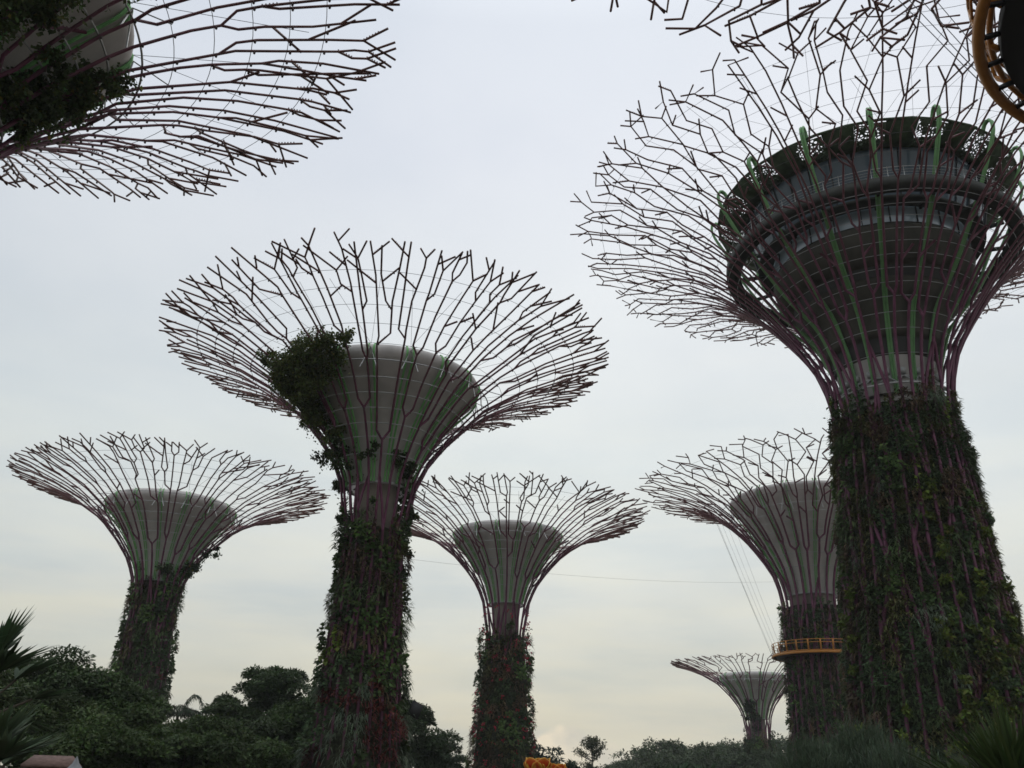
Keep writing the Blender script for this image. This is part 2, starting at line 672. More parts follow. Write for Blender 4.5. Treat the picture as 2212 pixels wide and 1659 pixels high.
def planting(rng, root, prof, zlo, zhi, mix, dens, size=1.0, arc=150, patch=1.6, holes=0.0, name='foliage', ragged=1.5, cover=None, bulge=.25):
    """plants hung on the trunk: prof is (r, z) pairs; patches of one kind each"""
    prof = np.asarray(prof, float)
    zs = np.linspace(zlo, zhi, 60)
    rm = np.interp(zs, prof[:, 1], prof[:, 0])
    area = float(((rm[1:] + rm[:-1]) * np.diff(zs)).sum() / 2) * 2 * radians(arc)
    n = int(area * dens)
    th = rng.uniform(-radians(arc), radians(arc), n)
    z = zlo + (zhi + ragged - zlo) * rng.uniform(0, 1, n) ** 1.0
    keep = z < zhi + ragged * np.sin(th * 3.0 + rng.uniform(0, 6)) * np.cos(th * 7.0 + 1.3)
    if cover is not None:
        keep &= cover(th, z, rng)
    th, z = th[keep], z[keep]
    r = np.interp(z, prof[:, 1], prof[:, 0])
    ns = max(8, int(area / patch ** 2))
    kinds = list(mix)
    pw = np.array([mix[k] for k in kinds], float)
    pw /= pw.sum()
    sk = rng.choice(len(kinds), ns, p=pw)
    sth, sz = rng.uniform(-radians(arc), radians(arc), ns), rng.uniform(zlo, zhi + ragged, ns)
    stuck = bulge * 1.15 * rng.uniform(0, 1, ns) ** 1.6
    sval = rng.uniform(.55, 1.5, ns)
    K = np.zeros(len(th), int)
    for c0 in range(0, len(th), 4000):
        q = slice(c0, c0 + 4000)
        dd = ((th[q, None] - sth[None]) * r[q, None]) ** 2 + ((z[q, None] - sz[None]) * .8) ** 2
        K[q] = dd.argmin(1)
    if holes > 0:
        kp = rng.uniform(0, 1, len(th)) > holes * (sval[K] < .85)
        th, z, r, K = th[kp], z[kp], r[kp], K[kp]
    kind = sk[K]
    N = np.stack([np.sin(th), -np.cos(th), 0 * th], -1)
    T = np.stack([np.cos(th), np.sin(th), 0 * th], -1)
    Z = np.array([0, 0, 1.0])
    base = N * (r + stuck[K] + rng.uniform(-.1, .08, len(r)))[:, None] + z[:, None] * Z
    lv = Leaves()
    for ki, kn in enumerate(kinds):
        col, typ, Ln, Wd, dr, sp = SPEC[kn]
        m = np.where(kind == ki)[0]
        if not len(m):
            continue
        nb = 7 if typ == 'b' else 6
        m = np.repeat(m, nb)
        k = len(m)
        P = base[m] + rng.normal(0, .10 * size, (k, 3))
        D = N[m] * rng.uniform(.35, 1.0, (k, 1)) + T[m] * rng.normal(0, .55 * sp, (k, 1)) + Z * rng.normal(.15, .5 * sp, (k, 1))
        c = jitter_cols(rng, col, k, .12, .3) * sval[K[m]][:, None]
        if typ == 'b':
            lv.blades(P, D, Ln * size * rng.uniform(.6, 1.25, k), Wd * size * rng.uniform(.7, 1.3, k), dr, c)
        else:
            D[:, 2] -= .5
            U = N[m] + Z * .6 + rng.normal(0, .45, (k, 3))
            lv.kites(P, D, U, Ln * size * rng.uniform(.6, 1.3, k), Wd * size * rng.uniform(.7, 1.3, k), c)
    return lv.build(name, root)


def creeper(rng, root, sh, spots, col, leaf=.28, name='creeper', stray=True, off=0.0):
    """clumps of leaves hanging on the shell: spots = (phi deg, s, radius m, leaves)"""
    lv = Leaves()
    for ph, s, rad, n, *w in spots:
        c0 = sh.p(radians(ph), s, off)
        # several sub-clumps so that the mass stays uneven
        nsub = max(3, int(n / 60))
        n = int(n * 1.5)
        sub = c0 + rng.normal(0, rad * .46, (nsub, 3)) * np.array([1, 1, .8])
        k = rng.integers(0, nsub, n)
        P = sub[k] + rng.normal(0, rad * .20, (n, 3))
        D = rng.normal(0, 1, (n, 3)) - np.array([0, 0, .5])
        U = rng.normal(0, .7, (n, 3)) + np.array([0, 0, 1.0])
        c = jitter_cols(rng, col, n, .15, .35) * rng.uniform(.6, 1.3, nsub)[k][:, None]
        hot = rng.uniform(0, 1, n) < .05
        c[hot] = jitter_cols(rng, (.14, .13, .03), hot.sum(), .2, .3)
        lv.kites(P, D, U, leaf * rng.uniform(.6, 1.3, n), leaf * .7 * rng.uniform(.7, 1.2, n), c)
        # hanging strands
        if stray:
            for q in range(int(1 + rad * 2)):
                a = c0 + rng.normal(0, rad * .6, 3)
                m = int(rng.integers(8, 18))
                t = np.linspace(0, 1, m)[:, None]
                dirn = np.array([rng.normal(0, .4), rng.normal(0, .4), -1])
                Pq = a + dirn * t * rng.uniform(.6, 1.6) + rng.normal(0, .06, (m, 3))
                lv.kites(Pq, rng.normal(0, 1, (m, 3)), np.tile((0, 0, 1.0), (m, 1)) + rng.normal(0, .4, (m, 3)), leaf * .9, leaf * .6,
                         jitter_cols(rng, col, m))
    return lv.build(name, root)


def tower(name, label, az, dist, H, R, style, seed, N, delta, prof, fun, trunk, plants, hoops, nrib=16, k=6, rad=1.0, ties=True, core=.09,
          clamps=False, funnel_mat='concrete', rib_w=.15, lip_struts=True, steel_mat='purple_steel', seglen=None, stem_out=.06, trunk_rad=1.0, hoop_rad=.045):
    """prof and fun in units of R with z measured down from the rim; trunk = (r at neck, r at base) in metres"""
    rng = np.random.default_rng(seed)
    a = radians(az)
    root = empty(name, label, 'tree tower', (dist * sin(a), dist * cos(a), 0), -a, 'steel tree towers')
    pts = [(p[0] * R, H + p[1] * R) for p in prof][::-1]          # from neck to rim
    neck = pts[0]
    base = [(trunk[1], 0.0), (trunk[1] + (trunk[0] - trunk[1]) * .5, neck[1] * .5), (trunk[0], neck[1] * .93)]
    sh = Shell(base + pts)
    s_f = sh.at_z(H - (.62 if style == 1 else .56) * R)
    rods = grow_forked(rng, sh, N, s_f, R, style)
    # diagonal braces on the trunk
    for i in range(N):
        th = 2 * pi * i / N
        s = rng.uniform(.05, .7) * s_f
        while s < s_f * .92:
            l = rng.uniform(3.5, 5.5)
            sg = rng.choice([-1, 1])
            rods.append((i, [(th, s), (th + sg * 2 * pi / N, min(s + l, s_f))]))
            s += rng.uniform(7, 13)
    hs = [sh.at_r(h * R) for h in hoops]
    by = {}
    for i, p in rods:
        by.setdefault(i, []).append(p)
    for i in sorted(by):
        tb = Tubes()
        for p in by[i]:
            line, T, S = rod_line(sh, p, 1.1, stem_out)
            rr = np.interp(S / sh.end, [0, s_f / sh.end, .8, 1.0], ([.135, .118, .080, .072] if style == 1 else [.140, .128, .072, .058])) * rad * np.interp(S / sh.end, [0, .5, .8], [trunk_rad, trunk_rad, 1])
            ft = np.clip((S / sh.end - .62) / .3, 0, 1)[:, None]
            cc = np.array([[.120, .036, .074]]) * (1 - ft) + np.array([[.140, .064, .055]]) * ft
            tb.tube(line, rr, k, cols=cc)
            if clamps:
                for h in hs:
                    q = np.where((S[:-1] - h) * (S[1:] - h) < 0)[0]
                    for j in q:
                        f = (h - S[j]) / (S[j + 1] - S[j])
                        c = line[j] + (line[j + 1] - line[j]) * f
                        tb.box(c + np.array([0, 0, -.06]), .08, .08, .18, col=(.09, .06, .06))
                for _ in range(int(rng.uniform(0, 1) < .3)):
                    j = int(rng.integers(0, len(line) - 1))
                    if S[j] > s_f * 1.2:
                        dv = line[j + 1] - line[j]
                        ln = np.linalg.norm(dv)
                        for u in np.arange(0, min(ln, .9), .15):
                            tb.box(line[j] + dv / ln * u + np.array([0, 0, .06]), .05, .05, .12, col=(.09, .06, .06))
        tb.build('steel_branch', steel_mat, root, smooth=True)
    # hoop cables
    for h, s in zip(hoops, hs):
        t = np.linspace(0, 2 * pi, 97)[:-1]
        inner = h < .5
        Tubes().tube(sh.p(t, np.full_like(t, s), -.05), (hoop_rad if inner else .016), 4, closed=True).build('hoop_cable', 'cable' if inner else 'dark_cable', root)
    # concrete
    if fun:
        fp = [(p[0] * R, H + p[1] * R) for p in fun]
        Tubes().lathe(fp, 64).build('concrete_funnel', funnel_mat, root, smooth=True)
        Tubes().lathe([(core * R, 0), (core * R, fp[-1][1] + .2)], 32).build('concrete_trunk', 'dark_concrete', root, smooth=True)
        ci = int(np.argmax([p[0] for p in fp]))
        outer = fp[ci:]
        # green ribs down the outside of the funnel
        for i in range(nrib):
            th = 2 * pi * (i + .5) / nrib
            tb = Tubes()
            line = [(outer[0][0] - .35, outer[0][1] + .45), (outer[0][0] + .28, outer[0][1] + .35)] + [(q[0] + .26, q[1]) for q in outer[1:]]
            d, Q = resample(line, 30)
            for sgn in (-1, 1):
                w = np.interp(Q[:, 0], [core * R, outer[0][0]], [rib_w * .55, rib_w * 1.5])
                off = sgn * w
                x = Q[:, 0] * np.sin(th) + off * np.cos(th)
                y = -Q[:, 0] * np.cos(th) + off * np.sin(th)
                tb.tube(np.c_[x, y, Q[:, 1]], rib_w * .55, 6)
            tb.build('green_rib', 'green_paint', root, smooth=True)
            if lip_struts:
                tb = Tubes()
                r0, z0 = outer[0][0] + .1, outer[0][1]
                for dt, zz in ((-.05, -.30), (.05, -.30), (0, -.06)):
                    s1 = sh.at_r(min((.43 if zz < -.1 else .52) * R, sh.r(sh.end)))
                    p1 = sh.p(th + dt * 1.6, s1)
                    p0 = np.array([r0 * sin(th), -r0 * cos(th), z0])
                    tb.tube([p0, p1], .035, 4)
                tb.build('strut', 'galvanised', root)
            if ties:
                r0, z0 = outer[0][0], outer[0][1] + .3
                p0 = np.array([r0 * sin(th), -r0 * cos(th), z0])
                tb = Tubes()
                for dt, fr in ((-.12, .80), (.12, .80)):
                    p1 = sh.p(th + dt, sh.at_r(fr * R))
                    tb.tube([p0, p1], .014, 3, cap=False)
                tb.build('tie_cable', 'dark_cable', root)
        # collar ring with slots under the ribs
        zc = fp[-1][1]
        Tubes().tube([( (fp[-1][0] + .12) * cos(t), (fp[-1][0] + .12) * sin(t), zc) for t in np.linspace(0, 2 * pi, 49)[:-1]], .12, 5, closed=True).build('collar', 'galvanised', root)
    return root, sh, rng


T1 = [(1.0, 0), (.85, -.04), (.70, -.09), (.555, -.16), (.42, -.255), (.30, -.385), (.215, -.50), (.165, -.61), (.145, -.74)]
F1 = [(.30, -.135), (.36, -.125), (.385, -.128), (.400, -.138), (.407, -.155), (.404, -.172), (.392, -.19), (.36, -.222), (.29, -.295), (.215, -.395), (.16, -.50), (.13, -.60), (.12, -.635)]
T2 = [(1.0, 0), (.85, -.03), (.70, -.075), (.55, -.15), (.45, -.24), (.36, -.34), (.28, -.45), (.22, -.55), (.19, -.65), (.175, -.76)]
F2 = [(.33, -.10), (.42, -.092), (.445, -.102), (.445, -.12), (.42, -.155), (.33, -.28), (.25, -.42), (.185, -.54), (.155, -.64), (.145, -.70)]
HOOP1 = [.20, .235, .27, .31, .355, .40, .46, .52, .60, .68, .76, .84]
HOOPE = [.20, .225, .25, .275, .30, .325, .35, .375, .40, .425, .45, .48, .52, .57, .62, .68, .74, .80, .86, .92]
HOOP2 = [.22, .26, .30, .34, .38, .42, .46, .52, .58, .66, .74, .82, .90]


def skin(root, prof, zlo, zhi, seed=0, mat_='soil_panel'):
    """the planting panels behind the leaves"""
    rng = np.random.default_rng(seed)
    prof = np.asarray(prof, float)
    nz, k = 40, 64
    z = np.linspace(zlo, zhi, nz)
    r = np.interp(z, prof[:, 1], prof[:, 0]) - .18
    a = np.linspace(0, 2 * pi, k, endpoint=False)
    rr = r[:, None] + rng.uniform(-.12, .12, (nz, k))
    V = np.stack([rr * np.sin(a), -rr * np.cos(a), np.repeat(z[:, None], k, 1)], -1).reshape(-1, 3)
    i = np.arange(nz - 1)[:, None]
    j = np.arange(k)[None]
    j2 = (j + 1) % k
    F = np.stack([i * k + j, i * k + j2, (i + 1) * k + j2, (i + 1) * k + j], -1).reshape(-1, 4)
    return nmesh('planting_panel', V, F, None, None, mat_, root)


# --- A: the tower at left behind the broadleaf trees
rt, sh, rng = tower('steel_tree_tower', 'tree tower behind the dark broadleaf trees, its trunk leafy right up to the funnel',
                    -21.3, 106.7, 31.7, 17.6, 1, 11, 20, .98, T1, F1, (2.4, 3.0), None, HOOP1, k=5, rad=.95, rib_w=.12, hoop_rad=.03, stem_out=-.1)
pr = [(3.2, 0), (2.85, 10), (2.35, 16), (2.2, 21.5), (2.3, 24)]
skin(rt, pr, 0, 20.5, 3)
planting(rng, rt, pr, 2, 21.5, dict(broad=4, dark=3, olive=2, brown=1.5, strap=2, red=.5), 9.0, 1.1, patch=1.3, ragged=2.0, bulge=.45)
creeper(rng, rt, sh, [(70, sh.at_z(22.5), .9, 500), (80, sh.at_z(24.2), .7, 260), (55, sh.at_z(21.5), .9, 400), (10, sh.at_z(21.5), .8, 300), (95, sh.at_z(25.2), .5, 120)], (.035, .06, .022))

# --- B: the big one in the centre
rt, sh, rng = tower('steel_tree_tower', 'central tree tower with a bushy creeper on the left of its pale funnel',
                    -8.72, 63.5, 31.65, 17.15, 1, 22, 22, .98, T1, [(p[0] * 1.02, p[1]) for p in F1], (2.05, 3.1), None, HOOP1, core=.088, clamps=True, stem_out=-.06, rad=.86)
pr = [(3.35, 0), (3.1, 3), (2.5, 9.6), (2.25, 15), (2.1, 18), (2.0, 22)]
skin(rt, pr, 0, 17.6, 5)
planting(rng, rt, pr, .2, 7.2, dict(fern=4.5, red=2.2, broad=2, dark=2, strap=2, brown=.8), 11, 1.0, patch=1.25, ragged=1.2, bulge=.4)
planting(rng, rt, pr, 6.5, 18.4, dict(dark=3, broad=3.2, strap=2, brown=1, olive=1.4, red=.4, fern=.6, lime=.3), 12, .95, patch=1.3, ragged=2.2, bulge=.35)
planting(rng, rt, pr, 16.5, 24, dict(broad=2, dark=2), 12, .9, patch=1.0, ragged=.5, name='creeper', bulge=.3,
         cover=lambda th, z, g: (np.abs(np.degrees(th)) > 48 + 16 * np.sin(z * 1.7)) & (np.degrees(th) > -100) & (g.uniform(0, 1, len(th)) < np.where(th > 0, .9, .6)))
creeper(rng, rt, sh, [(-20, sh.at_r(9.3), .7, 350), (-29, sh.at_r(8.9), 1.05, 900), (-40, sh.at_r(8.6), 1.4, 1700), (-55, sh.at_r(8.5), 1.4, 1800), (-42, sh.at_r(7.4), 1.5, 2000),
                      (-26, sh.at_r(8.0), .8, 500), (-64, sh.at_r(7.4), 1.3, 1500), (-58, sh.at_r(6.3), 1.2, 1200), (-70, sh.at_r(8.6), .9, 500), (-72, sh.at_r(6.6), .9, 700), (-62, sh.at_r(5.3), .9, 600), (-66, sh.at_r(9.6), .8, 350), (-76, sh.at_r(7.6), .9, 500), (-74, sh.at_r(5.6), .8, 500), (-52, sh.at_r(4.6), .8, 400)], (.080, .105, .030), .22)
creeper(rng, rt, sh, [(-80, sh.at_r(3.6), .8, 420), (-55, sh.at_r(3.5), .9, 450), (50, sh.at_r(3.2), .7, 300), (25, sh.at_r(3.4), .6, 200),
                      (-88, sh.at_z(21), .6, 260), (-90, sh.at_z(18.5), .5, 220), (80, sh.at_z(19), .5, 300), (85, sh.at_z(16.5), .6, 300), (-20, sh.at_r(3.5), .6, 200)], (.04, .06, .022), .24)
# flood lamp on its trunk
tb = Tubes()
ang = radians(84)
c = np.array([3.75 * sin(ang), -3.75 * cos(ang), 5.7])
tb.box(c, .75, .35, .95, ([.87, .3, -.4], [-.3, .95, 0], [.38, .1, .92]))
tb.tube([c + np.array([-.3, .05, .3]), np.array([3.1 * sin(ang), -3.1 * cos(ang), 6.6])], .05, 5)
tb.build('flood_lamp', 'black_metal', rt)

# --- C: slim one right of centre
rt, sh, rng = tower('steel_tree_tower', 'slim tree tower with red flowers dotted on its brownish planted trunk',
                    0.0, 109.1, 32, 17.5, 1, 33, 20, .98, T1, [(p[0] * .96, p[1]) for p in F1], (2.25, 2.9), None, HOOP1, k=5, rib_w=.12, hoop_rad=.03, stem_out=-.06)
pr = [(3.6, 0), (3.2, 5), (2.75, 12), (2.45, 17), (2.3, 20)]
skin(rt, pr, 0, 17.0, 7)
planting(rng, rt, pr, 0, 17.6, dict(brown=3.5, dark=3, olive=2, strap=2, broad=1), 9, 1.15, patch=1.2, ragged=1.5, bulge=.5)
lv = Leaves()
nf = 130
th = rng.uniform(-1.7, 1.7, nf)
z = rng.uniform(2, 20.5, nf)
r = np.interp(z, [q[1] for q in pr], [q[0] for q in pr]) + .45
P = np.repeat(np.stack([r * np.sin(th), -r * np.cos(th), z], -1), 7, 0) + rng.normal(0, .10, (nf * 7, 3))
lv.kites(P, rng.normal(0, 1, P.shape), rng.normal(0, 1, P.shape), .22, .2, jitter_cols(rng, (.42, .035, .07), len(P), .15, .3))
lv.build('flowers', rt)

# --- D: the tall one behind, with the ring walk
rtD, shD, rng = tower('steel_tree_tower', 'tree tower with an orange ring walkway round its trunk, half hidden by the tallest tower',
                      18.93, 132.0, 42, 23.0, 2, 44, 26, 1.2, T2, F2, (4.15, 4.4), None, HOOP2, core=.135, k=5, rad=1.35, seglen=(2.0, 3.8))
pr = [(4.6, 0), (4.35, 8), (4.1, 18), (4.05, 26)]
skin(rtD, pr, 0, 24.3, 9)
planting(rng, rtD, pr, 0, 24.2, dict(dark=4, broad=2, brown=2, olive=1.5, strap=2), 6.5, 1.25, patch=1.5, ragged=1.2, bulge=.4)

# --- G: the small far one
rt, sh, rng = tower('steel_tree_tower', 'smallest, farthest tree tower, standing over the distant treeline beside the ring walkway',
                    15.1, 209.7, 26, 17.9, 1, 55, 18, .95, [(p[0], p[1] * .98) for p in T1], F1, (2.3, 2.8), None, HOOP1[::2], k=4, ties=False, rad=1.15)
pr = [(3.0, 0), (2.9, 8), (2.5, 14), (2.3, 17)]
skin(rt, pr, 0, 10.5, 2)
planting(rng, rt, pr, 0, 11.5, dict(dark=3, brown=2, broad=2), 5, 1.5, patch=1.5, ragged=2)
creeper(rng, rt, sh, [(-25, sh.at_z(16.5), 1.3, 500), (-10, sh.at_z(15), 1.2, 500), (-20, sh.at_z(18), 1.0, 300), (-5, sh.at_z(13), 1.2, 400)], (.03, .045, .02), .4)

# --- F: overhead at the upper left
rt, sh, rng = tower('steel_tree_tower', 'tree tower close overhead, only its right half of spreading rods and leafy funnel in view',
                    -43.0, 34.0, 32, 18.2, 1, 66, 26, 1.0, T1, [(p[0] * 1.05, p[1]) for p in F1], (2.5, 3.5), None, HOOP1, clamps=True, k=8, rad=.74)
pr = [(3.7, 0), (3.2, 10), (2.75, 18), (2.5, 22)]
skin(rt, pr, 0, 19.5, 4)
planting(rng, rt, pr, 0, 20, dict(broad=3, dark=3, strap=2, red=1, fern=1), 5, 1.0, patch=1.4)
creeper(rng, rt, sh, [(22, sh.at_r(6.7), 1.1, 1300), (28, sh.at_r(7.4), 1.0, 1000), (32, sh.at_r(6.3), .9, 700), (35, sh.at_r(8.3), .7, 420), (38, sh.at_r(8.9), .5, 200), (33, sh.at_r(7.1), .8, 500),
                      (54, sh.at_r(4.7), .8, 900), (66, sh.at_r(5.3), .9, 1100), (68, sh.at_r(6.3), .9, 1000), (69, sh.at_r(7.2), .65, 420), (74, sh.at_r(5.0), .9, 800), (76, sh.at_r(5.9), .7, 500),
                      (42, sh.at_r(9.7), .35, 70), (44, sh.at_r(10.4), .3, 50), (46, sh.at_r(9.2), .35, 60), (48, sh.at_r(6.0), .7, 260), (20, sh.at_r(5.2), 1.2, 900), (80, sh.at_r(4.6), .6, 260)], (.062, .090, .032), .21)

# --- H: overhead at the upper right, carries the near ring walk
rtH, shH, rng = tower('steel_tree_tower', 'tree tower overhead at the top right, zigzag rods above a near ring walkway',
                      51.0, 22.0, 42, 26.0, 2, 77, 34, 1.45, T2, F2, (4.15, 4.4), None, HOOP2, core=.135, rad=1.2, seglen=(2.0, 3.8), clamps=True)
pr = [(4.6, 0), (4.35, 8), (4.1, 18), (4.05, 26)]
skin(rtH, pr, 0, 24.3, 9)
planting(rng, rtH, pr, 0, 24.2, dict(dark=4, broad=2, brown=2, olive=1.5, strap=2), 4, 1.2, patch=1.5, ragged=1.2)

# --- E: the tallest, with a glazed rooftop inside its crown
E_R, E_H = 26.4, 50.3
rtE, shE, rng = tower('steel_tree_tower', 'tallest tree tower with a glazed round rooftop bar held inside its crown of zigzag rods',
                      25.05, 76.5, E_H, E_R, 2, 88, 34, 1.08, T2, None, (4.75, 6.7), None, HOOPE, rad=1.08, seglen=(1.8, 3.6), stem_out=.09, trunk_rad=1.0, hoop_rad=.028, clamps=True)
pr = [(6.6, 0), (6.25, 7.7), (5.6, 16), (5.0, 24), (4.65, 30), (4.5, 34)]
skin(rtE, pr, 0, 30.2, 12)
planting(rng, rtE, pr, 0, 31.2, dict(dark=4, olive=4, broad=2.2, brown=2.6, strap=2.5, fern=.4, lime=.35), 15, .95, patch=1.4, ragged=1.6, bulge=.45, arc=125)
# light green vines hanging in columns
spots = []
for ph, z0, z1, n in ((18, 2, 10, 11), (30, 3, 12, 12), (6, 1, 6, 7), (40, 2, 16, 14), (-20, 1, 7, 8), (20, 14, 24, 8), (52, 2, 12, 9), (-55, 3, 16, 8), (62, 8, 20, 7), (10, 8, 14, 5)):
    for q in range(n):
        z = rng.uniform(z0, z1)
        spots.append((ph + rng.normal(0, 2.5), shE.at_z(z), rng.uniform(.22, .5), int(rng.integers(40, 90))))
creeper(rng, rtE, shE, spots, (.115, .155, .030), .36, stray=False, off=.4)

# concrete core and stepped funnel
fp = [(8.0, 44.5), (8.4, 44.4), (8.55, 43.8), (8.2, 42.6), (7.8, 41.6), (7.4, 41.4), (6.9, 41.3), (6.7, 40.3), (6.9, 40.2), (6.0, 39.2), (5.2, 38.2), (4.8, 36.4), (4.7, 36.1), (4.2, 36.0), (4.1, 34.6), (4.0, 34.5), (3.85, 33.5), (3.7, 31)]
Tubes().lathe(fp, 72).build('concrete_funnel', 'shaded_stained_concrete', rtE)
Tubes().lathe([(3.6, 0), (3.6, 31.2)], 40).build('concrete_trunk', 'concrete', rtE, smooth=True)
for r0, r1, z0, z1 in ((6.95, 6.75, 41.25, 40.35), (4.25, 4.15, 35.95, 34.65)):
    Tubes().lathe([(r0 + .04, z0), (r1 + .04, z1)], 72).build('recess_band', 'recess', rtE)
Tubes().lathe([(4.06, 34.4), (3.91, 33.5), (3.76, 31.2)], 72).build('collar_band', 'concrete', rtE)
# bracket collar
tb = Tubes()
t = np.linspace(0, 2 * pi, 65)[:-1]
for rr, zz in ((3.95, 32.5), (4.75, 31.6)):
    tb.tube(np.c_[rr * np.cos(t), rr * np.sin(t), np.full_like(t, zz)], .10, 5, closed=True)
for q in range(20):
    a = 2 * pi * q / 20
    b = a + pi / 20
    p0 = np.array([3.9 * sin(a), -3.9 * cos(a), 32.6])
    for bb in (b, a - pi / 20):
        tb.tube([p0, (4.75 * sin(bb), -4.75 * cos(bb), 31.6)], .075, 4)
    tb.box(p0 + np.array([.1 * sin(a), -.1 * cos(a), .35]), .45, .35, .5, ([cos(a), sin(a), 0], [-sin(a), cos(a), 0], [0, 0, 1]))
tb.build('bracket_collar', 'galvanised', rtE)
NR = 16
for i in range(NR):          # green ribs that hook over the roof edge
    th = 2 * pi * (i + .35) / NR
    line = [(4.0, 31.0), (4.25, 34.5), (5.0, 36.3), (5.55, 38.3), (7.2, 40.0), (8.4, 41.4), (9.4, 43.1), (10.6, 44.9), (11.75, 47), (12.75, 49), (13.5, 50.4), (13.95, 51.6),
            (13.95, 52.4), (13.5, 52.85), (13.0, 52.6), (12.75, 51.8), (12.7, 51.2)]
    d, Q = resample(line, 48)
    tb = Tubes()
    for sg in (-1, 1):
        off = sg * .10
        tb.tube(np.c_[Q[:, 0] * sin(th) + off * cos(th), -Q[:, 0] * cos(th) + off * sin(th), Q[:, 1]], .12, 6)
    tb.build('green_rib', 'hook_green', rtE, smooth=True)
for i in range(32):
    th = 2 * pi * i / 32
    p0 = np.array([13.1 * sin(th), -13.1 * cos(th), 51.1])
    tb = Tubes()
    for dt, fr in ((-.16, .80), (.12, .93)):
        tb.tube([p0, shE.p(th + dt, shE.at_r(fr * E_R))], .014, 3, cap=False)
    tb.build('tie_cable', 'dark_cable', rtE)
# glass wall and mullions
NG = 36
gw = Tubes().lathe([(9.5, 46.0), (10.5, 50.4)], NG).build('glass_wall', 'glass', rtE)
for q in range(NG):
    a = 2 * pi * (q + .0) / NG
    Tubes().tube([(9.56 * cos(a), 9.56 * sin(a), 46.0), (10.56 * cos(a), 10.56 * sin(a), 50.4)], .05 if q % 3 else .11, 4).build('mullion', 'black_metal', gw)
Tubes().lathe([(0.05, 44.45), (8.3, 44.45)], 48).build('bar_floor', 'soffit', rtE)
Tubes().lathe([(8.4, 44.5), (8.4, 46.0)], 48).build('window_band', 'sky_toned_glass', rtE)
Tubes().lathe([(8.5, 45.94), (9.75, 45.94), (9.75, 46.2)], 72).build('floor_edge', 'soffit', rtE)
for q in range(24):
    a = 2 * pi * q / 24
    Tubes().box((8.46 * cos(a), 8.46 * sin(a), 45.2), .1, .08, 1.45, ([cos(a), sin(a), 0], [-sin(a), cos(a), 0], [0, 0, 1])).build('mullion', 'black_metal', gw)
Tubes().lathe([(4.5, 44.5), (4.5, 49.3)], 32).build('core_wall', 'soffit', rtE)
# ring walkway and railing
rw = Tubes().lathe([(11.4, 45.9), (11.4, 45.25), (12.5, 45.05), (12.7, 45.3), (12.7, 45.95), (11.4, 45.9)], 96).build('ring_walkway', 'soffit', rtE)
for q in range(NR):
    th = 2 * pi * (q + .35) / NR
    e = ([sin(th), -cos(th), 0], [cos(th), sin(th), 0], [0, 0, 1])
    Tubes().box((10.1 * sin(th), -10.1 * cos(th), 45.5), 2.3, .22, .3, e).build('walkway_beam', 'soffit', rw)
t = np.linspace(0, 2 * pi, 97)[:-1]
tb = Tubes()
for zz, rad_ in ((46.95, .03), (46.65, .012), (46.4, .012), (46.15, .012)):
    tb.tube(np.c_[12.5 * np.cos(t), 12.5 * np.sin(t), np.full_like(t, zz)], rad_, 4, closed=True)
rl = tb.build('handrail', 'galvanised', rw)
for q in range(64):
    a = 2 * pi * q / 64
    Tubes().tube([(12.5 * cos(a), 12.5 * sin(a), 45.85), (12.55 * cos(a), 12.55 * sin(a), 47.0)], .025, 4).build('rail_post', 'galvanised', rl)
# roof: dark green planted slab with a skirt of solid and cut-out panels
rf = Tubes().lathe([(0.05, 50.45), (10.75, 50.43), (10.75, 51.2), (0.05, 51.5)], 64).build('roof', 'screen_green', rtE)
for q in range(32):
    a0, a1 = 2 * pi * (q - .5 + .7) / 32, 2 * pi * (q + .5 + .7) / 32
    solid = q % 2 == 1
    V = []
    for a, out in ((a0, 0), (a1, 0)):
        hookside = ((q % 2 == 0) == (a == a1))
        ro = 12.95 + (.3 if not hookside else 0)
        V += [(10.7 * sin(a), -10.7 * cos(a), 50.3), (11.4 * sin(a), -11.4 * cos(a), 50.4), (ro * sin(a), -ro * cos(a), 51.1 + (.15 if solid else 0))]
    V = np.array(V)
    F = [(0, 1, 4, 3), (1, 2, 5, 4)]
    o = nmesh('screen_panel', V, F, None, None, 'screen_green' if solid else 'cut_screen', rf)
    md = o.modifiers.new('thickness', 'SOLIDIFY')
    md.thickness = .04
V = []
tb = Tubes()
tb.tube([(13.05 * sin(x), -13.05 * cos(x), 51.3) for x in np.linspace(0, 2 * pi, 33)[:-1]], .13, 5, closed=True)
tb.build('roof_edge', 'screen_green', rf)

